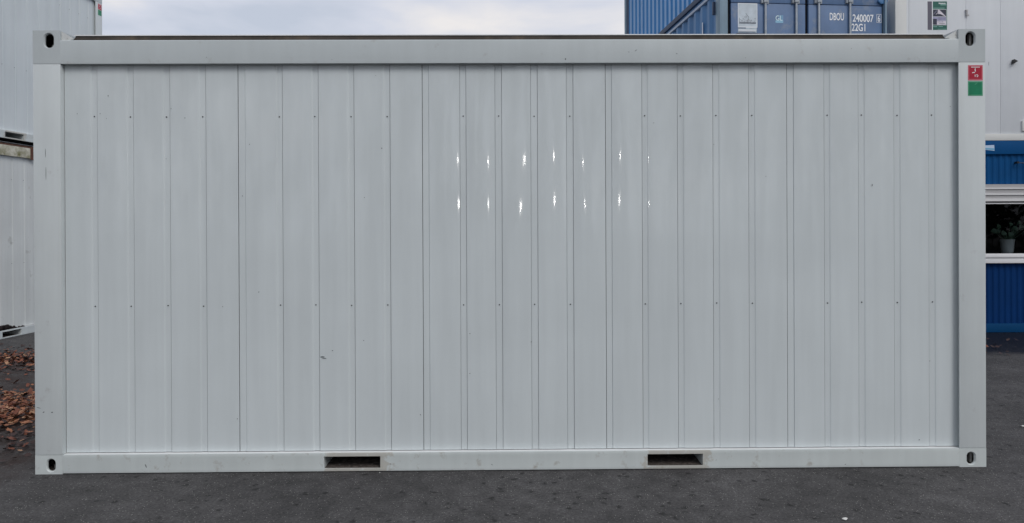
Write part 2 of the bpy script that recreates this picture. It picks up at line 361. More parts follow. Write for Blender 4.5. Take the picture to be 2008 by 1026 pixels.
def wall_panels(parent, mw, mg):
    D = .0038
    bounds = [XI0] + [GR[i][0] for i in sorted(SEAM)] + [XI1]
    rng = random.Random(5)
    for p in range(5):
        a, b = bounds[p], bounds[p+1]
        gs = [(i, GR[i]) for i in range(len(GR)) if GR[i][0] > a+.02 and GR[i][0] < b-.02]
        pts = []            # (x, y, kind) ; kind = bow amplitude index
        mats = []
        def flat(x0, x1, bow):
            k = 16
            for j in range(k+1):
                s = j/k; pts.append((x0+(x1-x0)*s, REC - bow*4*s*(1-s), bow*4*s*(1-s)))
        # start of the panel: seam lip, then its own recessed strip
        x = a
        if p > 0:
            i = sorted(SEAM)[p-1]; g0, g1 = GR[i]
            pts.append((g0+.0024, REC+D+.010, 0)); pts.append((g0+.0028, REC+D*.6, 0)); pts.append((g1-.004, REC+D*.6, 0))
            # second crease
            pts.append((g1-.0020, REC+D*.6+.0022, 0)); pts.append((g1-.0006, REC+D*.6+.0022, 0)); pts.append((g1, REC, 0))
            x = g1
        for i, (g0, g1) in gs:
            mid = (g0+g1)/2
            bow = rng.uniform(.0024, .0044) if -.35 < mid < 1.0 else rng.uniform(.0006, .0018)
            flat(x, g0, bow)
            left, right = mid < -.45, mid > .45
            nw = .0006 if (left or right) else 0.0
            nl = (not left); nr = (not right)
            # left edge of the recess
            if nl: pts += [(g0+.0004, REC+D+.0025, 0), (g0+.0022+nw, REC+D+.0025, 0), (g0+.0026+nw, REC+D, 0)]
            else: pts += [(g0+.002, REC+.0003, 0), (g0+.004, REC+.0012, 0), (g0+.006, REC+.0026, 0), (g0+.008, REC+.0035, 0), (g0+.010, REC+D, 0)]
            if nr: pts += [(g1-.0026-nw, REC+D, 0), (g1-.0022-nw, REC+D+.0025, 0), (g1-.0004, REC+D+.0025, 0)]
            else: pts += [(g1-.010, REC+D, 0), (g1-.008, REC+.0035, 0), (g1-.006, REC+.0026, 0), (g1-.004, REC+.0012, 0), (g1-.002, REC+.0003, 0)]
            x = g1
        flat(x, b - (0 if p == 4 else 0.0005), .0038 if p == 2 else rng.uniform(.0010, .0020))
        if p < 4: pts.append((b, REC+.012, 0))
        mb = MB(); nz_ = 48; zs = [ZB+.0035 + (ZT0-ZB+.02)*k/nz_ for k in range(nz_+1)]
        ph = [rng.uniform(0, 6.28) for _ in range(len(pts))]
        n = len(pts)
        A, B = rng.uniform(0, 6), rng.uniform(0, 6)
        for z in zs:
            for (px_, py_, bw) in pts:
                e = min(1, (z-zs[0])/.3, (zs[-1]-z)/.3)
                wob = 1 + .42*math.sin(z*2.1 + A + px_*9) + .13*math.sin(z*4.3 + B + px_*13)
                mb.v.append((px_, py_ + bw - bw*e*wob, z))
        mb.f = [(k*n+i, k*n+i+1, (k+1)*n+i+1, (k+1)*n+i) for k in range(nz_) for i in range(n-1)]
        mb.m = []
        for k in range(nz_):
            for i in range(n-1):
                deep = pts[i][1] > REC+D+.0015 or pts[i+1][1] > REC+D+.0015
                mb.m.append((3 if p > 0 and i < 2 else 2 if abs(pts[i][0]) > .5 else 1) if deep else 0)
        o = mb.build('wall_panel', [mw, mg, M_groove2, M_seam], parent, smooth=30)
        for i, (g0, g1) in gs:
            for z in (FM.P(184, 229.5, REC)[1] + (FM.P(1827,226,REC)[1]-FM.P(184,229.5,REC)[1])*(i/23),
                      FM.P(187, 601, REC)[1] + (FM.P(1827,593,REC)[1]-FM.P(187,601,REC)[1])*(i/23)):
                s = MB(); c = (g0+g1)/2 + rng.uniform(-.002,.002); z += rng.uniform(-.003,.003)
                s.tube((c, REC+D+.001, z), (c, REC+D-.0035, z), .0046, 8, r2=.0038)
                s.build('screw', M_screw, o)

def office_container(label, loc, rz, mw=None, mf=None, mpst=None, mtop=None, group=None, stickers=True, old=False, name='office_container'):
    mw = mw or M_wall; mf = mf or M_frame; mpst = mpst or M_post; mtop = mtop or M_top
    t = thing(name, label, 'container', loc, rz, group)
    Yb = W
    for side in (0, 1):           # front and rear frames
        def fx(o):
            if side: o.location = (0, Yb, 0); o.rotation_euler = (0, 0, math.pi)
            return o
        for sx in (-1, 1):
            a, b = (X0, X0+PW) if sx < 0 else (X1-PW, X1)
            c0 = a if sx < 0 else b
            pz = MB()
            if sx > 0 and not side:      # this post has a thin front flange lapping over the panel edge
                xb = a+.034; pp = [(a,0),(b,0),(b,PW-.02),(xb,PW-.02),(xb,.008),(a,.008)]; q_ = len(pp)
                z0_, z1_ = ZB+.0015, ZT0-.0015
                pz.add([(x, y, z0_) for x, y in pp]+[(x, y, z1_) for x, y in pp], [(i, (i+1)%q_, q_+(i+1)%q_, q_+i) for i in range(q_)]+[tuple(range(q_-1,-1,-1)), tuple(range(q_, 2*q_))])
            else: pz.box(a, b, 0, PW-.02, ZB+.0015, ZT0-.0015)
            fx(pz.build('corner_post', mpst, t, bevel=.003))
            ht = (FM.P(95.5, 80)[0], FM.P(95.5, 80)[1]) if sx < 0 else (FM.P(1903, 76.5)[0], FM.P(1903, 76.5)[1])
            hb = (FM.P(100, 913)[0], FM.P(100, 913)[1]) if sx < 0 else (FM.P(1904.5, 899)[0], FM.P(1904.5, 899)[1])
            fx(fitting(a, b, ZT0, H, ht[0], ht[1], .056, .088).build('corner_fitting', [mtop, M_hole, M_cav], t, smooth=25))
            fx(fitting(a, b, .001, ZB, hb[0], max(hb[1], .055), .050, .076).build('corner_fitting', [mf, M_hole, M_cav], t, smooth=25))
        # top rail, long sill shape, fine rounded upper edge
        tr = MB(); pf = [(0,ZT0),(0,ZT1-.008),(.0015,ZT1-.003),(.005,ZT1-.0005),(.010,ZT1),(.07,ZT1),(.07,ZT0)]; q_ = len(pf)
        tr.add([(X0+PW, y, z) for y, z in pf]+[(X1-PW, y, z) for y, z in pf], [(i, q_+i, q_+(i+1)%q_, (i+1)%q_) for i in range(q_)])
        fx(tr.build('top_rail', mtop, t, smooth=50))
        p0, p1 = FM.P(635.6, 896.4)[0], FM.P(745.6, 896.4)[0]; q0, q1 = FM.P(1270, 900)[0], FM.P(1378.3, 900)[0]
        zl, zh = .024, .099
        rb = MB(); holes_plate(rb, [X0+PW, p0, p1, q0, q1, X1-PW], [Zf, zl, zh, ZB], {(1,1),(3,1)}, 0, .012)
        fx(rb.build('bottom_rail', M_brail if mf is M_frame else mf, t, bevel=.0018, weld=True))
        led = MB().box(X0+PW, X1-PW, .012, .07, zh+.004, ZB-.0005)
        fx(led.build('rail_ledge', M_ledge, t))
        if not side:
            for a, b in ((p0, p1), (q0, q1)):
                pk = MB(); e = .0015
                pk.quad((a-e,.012,zl-e),(b+e,.012,zl-e),(b+e,1.2,zl-e),(a-e,1.2,zl-e),0)
                pk.quad((a-e,.012,zh+e),(b+e,.012,zh+e),(b+e,1.2,zh+e),(a-e,1.2,zh+e),1)
                pk.quad((a-e,.012,zl-e),(a-e,.012,zh+e),(a-e,1.2,zh+e),(a-e,1.2,zl-e),1)
                pk.quad((b+e,.012,zl-e),(b+e,.012,zh+e),(b+e,1.2,zh+e),(b+e,1.2,zl-e),1)
                pk.quad((a-e,1.2,zl-e),(b+e,1.2,zl-e),(b+e,1.2,zh+e),(a-e,1.2,zh+e),2)
                pk.build('fork_pocket', [M_hole, mf, M_gap], t)
    # dark gasket channel behind the front panels
    MB().box(XI0-.002, X1-PW+.033, REC+.016, REC+.03, ZB, ZT0+.05).build('backing_board', M_gap, t)
    wall_panels(t, mw, M_groove)
    # ends: plain ribbed sheets between end posts and end rails
    for sx in (-1, 1):
        xe = X0 if sx < 0 else X1; k = -sx
        rl = MB()
        rl.box(*sorted((xe+k*.001, xe+k*.06)), .1701, Yb-.1701, ZT0, ZT1-.003)
        MB().box(*sorted((xe+k*.001, xe+k*.06)), .1701, Yb-.1701, Zf, ZB).build('end_rail', mf, t, bevel=.003)
        rl.build('end_rail', mf, t, bevel=.003)
        prof = []; y = .152
        while y < Yb-.152:
            prof += [(y, 0), (y+.18, 0), (y+.19, .006), (y+.22, .006), (y+.23, 0)]; y += .231
        prof = [q for q in prof if q[0] < Yb-.152] + [(Yb-.152, 0)]
        en = MB(); n = len(prof)
        en.v = [(xe+k*(.03+d), y, z) for z in (ZB, ZT0) for y, d in prof]
        en.f = [(i, i+1, n+i+1, n+i) for i in range(n-1)]; en.m = [0]*(n-1)
        en.build('end_wall', mw, t)
    MB().box(X0+.16, X1-.16, Yb-.05, Yb-.035, ZB, ZT0+.02).build('rear_wall', mw, t)
    MB().box(X0+.05, X1-.05, .12, Yb-.12, .13, .15).build('floor_frame', M_gap, t)
    # roof sheet with a brown upstand, recess shade painted into its colour, facing the gutter behind the top rail
    ya = .092; zr = 2.8015
    a0, a1 = X0+PW-.002, X0+PW+.046
    up = MB().prism_xz([(a0, ZT1-.05), (-a0, ZT1-.05), (-a0, ZT1-.012), (-a1, zr-.004), (a1, zr-.004), (a0, ZT1-.012)], ya, Yb-ya)
    up.build('roof_upstand', M_gutter, t)
    MB().box(a1-.01, -a1+.01, ya-.006, Yb-ya+.006, zr-.0045, zr+.0008).build('roof_sheet', M_roof, t)
    MB().box(X0+.06, X1-.06, .0705, Yb-.0705, ZT1-.075, ZT1-.06).build('gutter', M_gutter, t)
    for sx in (-1, 1):
        xe = (X0+PW) if sx < 0 else (X1-PW); k = -sx
        pr = [(xe+k*.001, ZT1+.001), (xe+k*.050, ZT1+.001), (xe+k*.078, ZT1+.010), (xe+k*.001, H-.003)]
        if sx > 0: pr = pr[::-1]
        MB().prism_xz(pr, .012, .018).build('gusset', M_gusset, t)
    if stickers:
        def st(px0, py0, px1, py1): 
            a = FM.P(px0, py0); b = FM.P(px1, py1); return a[0], b[0], b[1], a[1]
        x0, x1, z0, z1 = st(1898, 128, 1927, 158)
        s = MB(); s.box(x0, x1, -.0012, .0, z0, z1, 0); mgn = .0075
        s.box(x0+mgn, x1-mgn, -.0020, -.0012, z0+mgn*1.3, z1-mgn, 1)
        lab = s.build('red_label', [M_redb, M_red], t)
        c = ((x0+x1)/2, (z0+z1)/2)
        k = MB()
        def stroke(pts, wd):
            for (ax, az), (bx, bz) in zip(pts, pts[1:]):
                d = Vector((bx-ax, 0, bz-az)); n_ = Vector((-d.z, 0, d.x)).normalized()*wd/2
                A = Vector((c[0]+ax, -.0026, c[1]+az)); B_ = Vector((c[0]+bx, -.0026, c[1]+bz))
                k.quad(A-n_, B_-n_, B_+n_, A+n_, 0)
        stroke([(-.002,.028),(-.003,.018),(-.001,.008)], .005)
        stroke([(-.022,-.001),(-.014,.002),(-.004,.002)], .005)
        stroke([(-.003,-.012),(-.003,-.026)], .004)
        stroke([(.004,-.014),(.012,-.013),(.016,-.019),(.012,-.026),(.007,-.025)], .004)
        stroke([(-.030,.036),(.028,.036)], .004)
        k.build('printed_mark', M_text, lab)
        x0, x1, z0, z1 = st(1898, 159.5, 1927, 188)
        s = MB(); s.box(x0, x1, -.0012, .0, z0, z1, 0); s.box(x0+mgn, x1-mgn, -.0020, -.0012, z0+mgn, z1-mgn, 1)
        lab2 = s.build('green_label', [M_grnb, M_grn], t)
        k = MB(); c = ((x0+x1)/2, (z0+z1)/2)
        stroke([(-.004,.024),(.006,.034),(.013,.036)], .004); 
        k.build('film_crease', M_grnb, lab2)
    return t

main = office_container('light grey office container with ribbed glossy wall, standing alone on the asphalt in front', (0, 0, 0), 0, name='office_container')
# scuffs on the main container
def scuff(px, py, wpx, hpx, ang=0, y=None, parent=main):
    y = REC-.0032 if y is None else y
    x, z = FM.P(px, py, y); wd, ht = wpx/308, hpx/308
    mb = MB(); pts = [(-.5,-.1),(-.2,-.5),(.3,-.35),(.5,.1),(.15,.5),(-.35,.35)]
    ca, sa = math.cos(ang), math.sin(ang)
    mb.prism_xz([(x+ca*a*wd-sa*b*ht, z+sa*a*wd+ca*b*ht) for a, b in pts], y, y+.0006)
    mb.build('scuff', M_mark, parent)
for s in [(632.5,700,9,2.2,.0),(636,702.8,9,1.4,-.05),(652,687.6,3,1.5),(1710.5,363,1.5,5),(212,188,1.5,3),(1090,262.5,3,1.5)]: scuff(*s)
rw_ = random.Random(31)
for _k in range(26):
    scuff(rw_.uniform(130, 1870), rw_.uniform(140, 880), rw_.uniform(.8, 2.2), rw_.uniform(.8, 2.4), rw_.uniform(0, 3))
for _k in range(10):
    scuff(rw_.uniform(140, 1860), rw_.choice([rw_.uniform(88, 118), rw_.uniform(902, 912)]), rw_.uniform(1, 5), rw_.uniform(.8, 1.6), rw_.uniform(-1, 1), -.0008)
for s in [(85.5,808.5,4,2,.5,-.0008),(102,808.8,4,2.4,0,-.0008),(76,800,9,1,-.25,-.0008),(286,914,2,8,.4,-.0008),(1109,116,2.5,4,0,-.0008),
          (1247,99,6,1,.6,-.0008),(1233,102,3,1,0,-.0008),(90,340,1,26,0,-.0008),(89,300,1,18,.02,-.0008)]: scuff(*s)

# ------------------------------------------------------------------ left stack: two white containers end to end in depth
b_ = .0419; ln = math.hypot(1, b_); dirc = (b_/ln, 1/ln)
far = (-7.574+b_*11.92, 11.92)
o_c = (far[0]-dirc[0]*L/2, far[1]-dirc[1]*L/2)
LO = gw(*o_c); LRZ = math.pi/2 - (math.atan(b_) + YAW)
up_l = copy_tree(main); up_l.location = (LO.x, LO.y, H+.022); up_l.rotation_euler = (0,0,LRZ)
up_l['label'] = 'upper white container of the left stack with red and green labels high at its corner'
for o in [c for c in up_l.children if c.name.startswith('scuff')]: bpy.data.objects.remove(o)
lo = office_container('weathered lower container of the left stack with green stained top rail', (LO.x, LO.y, 0), LRZ, M_wall2, M_post, M_wall2, M_rail2, stickers=False, name='office_container')
lo.location = gw(o_c[0]-dirc[0]*.07, o_c[1]-dirc[1]*.07, -.004)
MB().box(X0+PW, X1-PW, .0, .02, ZT1+.001, ZT1+.020).build('rail_cap', M_rust, lo)
FL = Frame(lo.location, LRZ)
xr = FL.P(62.5, 300)[0]
MB().box(xr-.03, xr+.05, -.012, -.0005, ZT0-.02, ZT1+.005).build('rust_strip', M_rust, lo)
# rotted leaves lying in the ledge of the lower container
xl = FL.P(16, 648)[0]
M_litter = mat('wet_litter', (.020,.012,.012), .8, var=.5, scale=30)
rg = random.Random(3); mb = MB()
for i in range(90):
    u = rg.gauss(0, .17); hh_ = max(.01, .07*math.exp(-(u/.2)**2))*rg.random()
    x = xl+u-.05; s = rg.uniform(.012,.03); z = ZB+hh_; a = rg.uniform(0, 6.28)
    mb.quad((x-s*math.cos(a),-.004+.02*rg.random(),z-s*.4),(x+s*.3,.01,z-s*.5),(x+s*math.cos(a),.004,z+s*.5),(x-s*.4,.018,z+s*.6))
    if i % 3 == 0: mb.prism_xz([(x-.04,ZB),(x+.04,ZB),(x+.02,ZB+hh_+.008),(x-.02,ZB+hh_+.004)], .002, .028)
lit = mb.build('leaf_litter', M_litter); lit.location = lo.location; lit.rotation_euler = (0,0,LRZ)
tag(lit, 'dark rotted leaves heaped on the bottom rail of the lower left container', 'leaves', kind='stuff')

# ------------------------------------------------------------------ corrugated profile
def corr(x0, x1, pitch, depth, flat=.5):
    pts = []; x = x0; s = pitch*(1-flat)/2; f = pitch*flat/2
    while x < x1:
        pts += [(x, 0), (x+f, 0), (x+f+s, depth), (x+2*f+s, depth)]; x += pitch
    pts = [p for p in pts if p[0] < x1] + [(x1, 0)]
    return pts

# ------------------------------------------------------------------ blue shipping container with doors (upper of a stack)
DA = R(5.04)
DO = gw(409/F_PX*9.52, 9.52); DRZ = DA - YAW
ZD = 5.0; DH = 2.591; DW = 2.438; DL = 6.058; zb = ZD-DH
def ship_container(label, loc, rz, h, doors, ms, mp, group=None):
    t = thing('shipping_container', label, 'container', loc, rz, group)
    for x in (0, DW-.028):
        for y in (0, DL-.15):
            MB().box(x, x+(.115 if x == 0 else .028), y, y+.15, .12, h-.12).build('corner_post', mp, t, bevel=.006)
            for z in (0, h-.119): MB().box(x-.003 if x == 0 else DW-.16, x+.165 if x == 0 else DW+.003, y-.003, y+.16, z, z+.119).build('corner_fitting', mp, t, bevel=.006)
    for x in (0.004, DW-.064):
        # top side rail: dark web, shaded channel and a pale lower flange
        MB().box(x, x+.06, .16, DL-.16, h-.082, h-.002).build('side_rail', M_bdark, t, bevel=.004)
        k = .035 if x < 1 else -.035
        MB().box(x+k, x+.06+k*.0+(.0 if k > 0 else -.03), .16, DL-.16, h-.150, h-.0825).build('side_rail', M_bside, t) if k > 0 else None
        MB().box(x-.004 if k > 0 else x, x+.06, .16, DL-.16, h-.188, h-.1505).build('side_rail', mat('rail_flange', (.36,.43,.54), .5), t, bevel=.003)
        MB().box(x, x+.06, .16, DL-.16, .0, .15).build('side_rail', ms, t, bevel=.004)
        pr = corr(.15, DL-.15, .278, .036, .52); mb = MB(); n = len(pr)
        xx = x+.008 if x < 1 else x+.052; sg = 1 if x < 1 else -1
        mb.v = [(xx+sg*(d+.004), y, z) for z in (.14, h-.185) for y, d in pr]; mb.f = [(i, i+1, n+i+1, n+i) for i in range(n-1)]; mb.m = [0]*(n-1)
        mb.build('side_wall', ms, t)
    MB().box(.02, DW-.02, .05, DL-.02, h-.03, h-.012).build('roof', ms, t)
    MB().box(.05, DW-.05, .05, DL-.02, .12, .15).build('floor', M_bdark, t)
    MB().box(.1, DW-.1, DL-.05, DL-.03, .1, h-.05).build('rear_wall', ms, t)
    if not doors: MB().box(.1, DW-.1, .04, .06, .0, h-.02).build('front_wall', ms, t)
    return t
M_gapside = M_bside
low = ship_container('blue shipping container hidden below the one with double doors', (DO.x, DO.y, 0), DRZ, zb-.002, False, M_bside, M_bpost)
blue = ship_container('blue shipping container with white code lettering on its double doors', (DO.x, DO.y, zb), DRZ, DH, True, M_bside, M_bpost)
FD = Frame((DO.x, DO.y, 0), DRZ)
def D(px, py, y=.05): x, z = FD.P(px, py, y); return x, z-zb
yd = .05
MB().box(.116, DW-.116, .10, .12, .05, DH-.06).build('door_seal', M_rubber, blue)
MB().box(.1155, DW-.1155, .0, .10, DH-.115, DH-.002).build('door_header', M_bside, blue, bevel=.004)
MB().box(.1155, DW-.1155, .0, .10, .0, .12).build('door_sill', M_bside, blue, bevel=.004)
# doors
xa, xb_ = D(1433.5, 40)[0], D(1579, 40)[0]; xc, xd = D(1585.5, 40)[0], D(1729.5, 40)[0]
zl1 = D(1530, 7.4)[1]; zl2 = D(1680, 11)[1]
def door(x0, x1, zline):
    mb = MB(); 
    mb.box(x0, x1, yd, yd+.045, .14, zline-.006, 0); mb.box(x0, x1, yd, yd+.045, zline+.006, DH-.13, 0); mb.box(x0+.01, x1-.01, yd+.008, yd+.04, zline-.006, zline+.006, 1)
    return mb.build('door', [M_bdoor, M_bdark], blue, bevel=.003)
dl = door(xa, xb_, zl1); dr = door(xc, xd, zl2)
for (px, dd) in ((1501, dl), (1561.5, dl), (1605.8, dr), (1667, dr)):
    x = D(px, 40, yd-.02)[0]; mb = MB().tube((x, yd-.022, .06), (x, yd-.022, DH-.05), .0155, 12)
    rod = mb.build('lock_rod', M_galv, dd, smooth=40)
    for zz in (D(px, 3, yd)[1], .55, 1.25):
        k = MB(); k.box(x-.062, x+.055, yd-.012, yd-.0005, zz-.035, zz+.10); k.box(x-.03, x+.03, yd-.045, yd-.012, zz-.025, zz+.07)
        k.box(x-.058, x-.036, yd-.03, yd-.012, zz-.03, zz+.09)
        k.build('rod_bracket', M_galv, rod, bevel=.004)
# hinge lobe at top right, lower guard strip
x, z = D(1729, 5); MB().prism_xz([(x-.07, z+.01),(x-.03, z-.028),(x+.05,z-.028),(x+.07,z+.0),(x+.07,z+.05),(x-.05,z+.05)], .02, .049).build('hinge', M_bside, dr, bevel=.004)
x0, z0 = D(1444, 68.5); x1, z1 = D(1500, 66); MB().box(x0, x1, yd-.006, yd-.0005, z0-.01, z1).build('guard_strip', M_bdark, dl)
# door lettering
def dtext(s, a, b, c, d, m=M_text, par=dr, bold=.0, y=yd-.0025):
    p = D(a, d, y); q = D(b, c, y); return text_part('lettering', s, m, par, p[0], q[0], p[1], q[1], y, bold)
dtext('DBOU', 1627, 1654.8, 25.8, 39.8, bold=.018); dtext('240007', 1672, 1713, 29, 43, bold=.018)
dtext('22G1', 1670, 1696.8, 47, 61, bold=.018); dtext('6', 1721.2, 1726, 30, 43, bold=.018)
p = D(1718.8, 44.8, yd); q = D(1728.2, 28.3, yd); fr = MB(); e = .005
for bx in ((p[0],q[0],p[1],p[1]+e),(p[0],q[0],q[1]-e,q[1]),(p[0],p[0]+e,p[1]+e,q[1]-e),(q[0]-e,q[0],p[1]+e,q[1]-e)): fr.box(bx[0],bx[1],yd-.0022,yd-.0005,bx[2],bx[3])
fr.build('lettering', M_text, dr)
M_gl = mat('pale_blue_film', (.26,.50,.68), .5); M_gl2 = mat('pale_lettering', (.70,.88,.92), .5)
p = D(1520.5, 45, yd); q = D(1535.8, 40.6, yd); MB().box(p[0], q[0], yd-.002, yd-.0005, p[1], q[1]).build('sticker', M_gl, dl)
p = D(1527.5, 41, yd); q = D(1535.8, 30, yd); MB().box(p[0], q[0], yd-.0014, yd-.0005, p[1], q[1]).build('sticker', mat('pale_blue_film_thin', (.17,.34,.52), .5), dl)
dtext('GL', 1521, 1534.5, 30.8, 40.3, m=M_gl2, par=dl, bold=.006, y=yd-.003)
# photo notice on the left door
pm = [mat('notice_sky', (.55,.62,.68), .5, var=.12, scale=9), mat('notice_grey', (.19,.22,.26), .5, var=.3, scale=40), mat('notice_pale', (.72,.76,.80), .5), mat('notice_band', (.22,.26,.33), .5, var=.2, scale=30), mat('notice_worn', (.33,.42,.48), .5, var=.25, scale=20)]
def PR(px, py): return D(px, py, yd)
def prect(mb, a, b, c, d, y, m):
    p = PR(a, d); q = PR(b, c); mb.box(p[0], q[0], y, yd-.0004, p[1], q[1], m)
mb = MB(); prect(mb, 1447, 1485, 7, 53.5, yd-.0015, 2); prect(mb, 1448.5, 1483.7, 8.5, 51.5, yd-.0022, 0); prect(mb, 1447, 1484, 53.7, 64, yd-.0013, 4)
prect(mb, 1448, 1462, 54.3, 56.4, yd-.0024, 3); prect(mb, 1462.5, 1484, 54.6, 55.6, yd-.0024, 2); prect(mb, 1448, 1483.5, 58, 59.3, yd-.0024, 2); prect(mb, 1448, 1482.5, 60.3, 61.3, yd-.0024, 2); prect(mb, 1448, 1481, 62.4, 63.3, yd-.0024, 3)
rg = random.Random(11)
prect(mb, 1449.3, 1482.3, 43.8, 46.8, yd-.003, 1)
def pstroke(ax, ay, bx, by, wpx, m=1, y=yd-.0034):
    A = PR(ax, ay); B = PR(bx, by); d = Vector((B[0]-A[0], 0, B[1]-A[1])); n_ = Vector((-d.z, 0, d.x)).normalized()*wpx/140/2
    a_ = Vector((A[0], y, A[1])); b2 = Vector((B[0], y, B[1])); mb.quad(a_-n_, b2-n_, b2+n_, a_+n_, m)
pstroke(1462.3, 26.5, 1468, 34, 1.0); pstroke(1468, 34, 1464.5, 44, .8); pstroke(1449.6, 35, 1449.8, 46, .8)
for i in range(10):
    t0 = i/10*6.28; t1 = (i+1)/10*6.28; pstroke(1462.3+2.2*math.cos(t0), 33.6+2*math.sin(t0), 1462.3+2.2*math.cos(t1), 33.6+2*math.sin(t1), .6)
for i in range(46):
    x = rg.uniform(1450, 1481.5); y = rg.uniform(36.5, 44.5); pstroke(x, y, x+rg.uniform(-2.6,2.6), y+rg.uniform(-.9,.9), rg.uniform(.4,1.0), rg.choice([1,1,2,1]), yd-.0034-.0001*i/4)
mb.build('notice', pm, dl)
# sign bracket seen on the container side just left of the door post
FS_ = Frame((DO.x, DO.y, 0), DRZ)
def side_pt(px, py, x=-.002):
    d = ray(px, py); c = Vector((CX, -CD, CZ)); q = FS_.o + FS_.x*x; t = (q-c).dot(FS_.x)/d.dot(FS_.x); h = c + d*t - FS_.o
    return h.dot(FS_.y), h.z-zb
y_, z_ = side_pt(1401.5, 17, 0); MB().box(-.03, .004, y_-.02, y_+.02, z_-.09, z_+.09).build('lashing_bar', M_bdark, blue, bevel=.004)
y_, z_ = side_pt(1378, 58, .012); MB().box(.0075, .0115, y_-.012, y_+.012, z_-.12, z_+.10).build('paint_streak', M_text, blue)

# ------------------------------------------------------------------ far blue stack (ribbed side, three high)
FA = math.atan2(-.93, .37) - YAW
FO = gw(222/F_PX*21, 21)
def far_box(label, z, pale):
    t = thing('corrugated_container', label, 'container', (FO.x, FO.y, z), FA)
    h = 2.896; n_ = 6.058
    MB().box(0, .11, 0, .1, 0, h-.004).build('corner_post', M_bpost, t, bevel=.008)
    MB().box(.11, .24, .012, .1, .15, h-.15).build('post_return', M_bdark, t)
    MB().box(n_-.11, n_, 0, .1, 0, h-.004).build('corner_post', M_bpost, t, bevel=.008)
    MB().box(.11, n_-.11, .001, .08, 0, .15).build('bottom_rail', M_bfar, t, bevel=.005); MB().box(.11, n_-.11, .001, .08, h-.12, h-.004).build('top_rail', M_bfar, t, bevel=.005)
    pr = corr(.24, n_-.11, .2, .034, .56); m = MB(); m.profile_z([(x, y+.015) for x, y in pr], .15, h-.12)
    # one pale flank per rib, its catch of sky light put into the paint
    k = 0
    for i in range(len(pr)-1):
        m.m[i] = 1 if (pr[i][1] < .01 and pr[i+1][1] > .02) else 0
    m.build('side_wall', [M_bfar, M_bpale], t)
    MB().box(0.02, n_-.02, .1, 2.42, h-.03, h-.012).build('roof', M_bfar, t); MB().box(0, .02, .1, 2.4, 0, h-.03).build('end_wall', M_bfar, t)
    MB().box(n_-.02, n_, .1, 2.4, 0, h-.03).build('end_wall', M_bfar, t); MB().box(0, n_, 2.4, 2.43, 0, h-.03).build('rear_wall', M_bfar, t)
    return t
f3 = far_box('topmost far blue container with vertical ribs against the sky', 5.796, True)
f2 = copy_tree(f3); f2.location.z = 2.898; f2['label'] = 'middle container of the far blue stack, hidden below the ribbed one'
f1 = copy_tree(f3); f1.location.z = 0.0; f1['label'] = 'bottom container of the far blue stack, hidden below the ribbed one'

# ------------------------------------------------------------------ right stack
RY = 9.86
RO = gw(5.50, RY); FR_ = Frame((RO.x, RO.y, 0), -YAW)
def RP(px, py, y=0.0): return FR_.P(px, py, y)
zgap = .052
HB = 2.805-zgap
uz = RP(1970, 275.5)[1]
# lower blue cabin
bc = thing('site_cabin', 'deep blue cabin with a shuttered window at the right, below the white container', 'container', (RO.x, RO.y, 0), -YAW)
z652 = RP(1970, 652)[1]; z635 = RP(1970, 635)[1]; z516 = RP(1970,516)[1]; z497 = RP(1970,497.5)[1]; z400 = RP(1970,400)[1]; z361 = RP(1970,361)[1]; z302 = RP(1970,302.5)[1]
wx0, wx1 = .98, 2.2
MB().box(0, .17, 0, .15, z652, uz-.003).build('corner_post', M_blow, bc, bevel=.006)
MB().box(L-.17, L, 0, .15, z652, uz-.003).build('corner_post', M_blow, bc, bevel=.006)
MB().box(.17, L-.17, 0, .12, z302, uz-.004).build('top_rail', M_blow, bc, bevel=.004)
MB().box(.17, L-.17, 0, .12, z652, z635).build('bottom_rail', M_brl, bc, bevel=.004)
def ribs(x0, x1, z0, z1, m):
    pr = corr(x0, x1, .088, .012, .55); mb = MB(); mb.profile_z([(x, y+.03) for x, y in pr], z0, z1); return mb.build('wall_panel', m, bc)
ribs(.17, wx0-.0, z635, z302, M_blow); ribs(wx1, L-.17, z635, z302, M_blow)
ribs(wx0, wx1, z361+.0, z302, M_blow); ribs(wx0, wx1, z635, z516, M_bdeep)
MB().box(0, .02, .15, W, z652, uz-.01).build('end_wall', M_blow, bc); MB().box(L-.02, L, .15, W, z652, uz-.01).build('end_wall', M_blow, bc)
MB().box(.02, L-.02, W-.03, W, z652, uz-.01).build('rear_wall', M_blow, bc); MB().box(.02, L-.02, .05, W-.03, z652+.0, z652+.03).build('floor', M_dbox, bc)
MB().box(.02, L-.02, .121, W-.03, uz-.06, uz-.02).build('ceiling', M_dbox, bc)
win = MB(); zs = z497; fw = .03
win.box(wx0, wx0+fw, -.004, .05, zs, z400); win.box(wx1-fw, wx1, -.004, .05, zs, z400); win.box(wx0+fw, wx1-fw, -.004, .05, z400-.001, z400+.016)
wf = win.build('window_frame', M_sill, bc, bevel=.002)
MB().quad((wx0+fw, .035, zs),(wx1-fw, .035, zs),(wx1-fw,.035,z400),(wx0+fw,.035,z400)).build('pane', M_glass, wf)
sl_ = MB(); sl_.box(wx0-.02, wx1+.02, -.045, .06, RP(1970,505)[1], z497); sl_.box(wx0-.02, wx1+.02, -.030, .05, z516, RP(1970,505.5)[1]); sl_.build('window_sill', M_sill, bc, bevel=.004)
MB().box(wx0, wx1, .06, .30, zs-.03, zs-.004).build('inner_sill', M_room, bc)
rm = MB(); rm.box(wx0-.3, wx1+.3, 1.6, 1.62, .2, 2.6); rm.quad((wx0-.3,.07,.2),(wx0-.3,1.6,.2),(wx0-.3,1.6,2.6),(wx0-.3,.07,2.6)); rm.quad((wx1+.3,.07,.2),(wx1+.3,1.6,.2),(wx1+.3,1.6,2.6),(wx1+.3,.07,2.6))
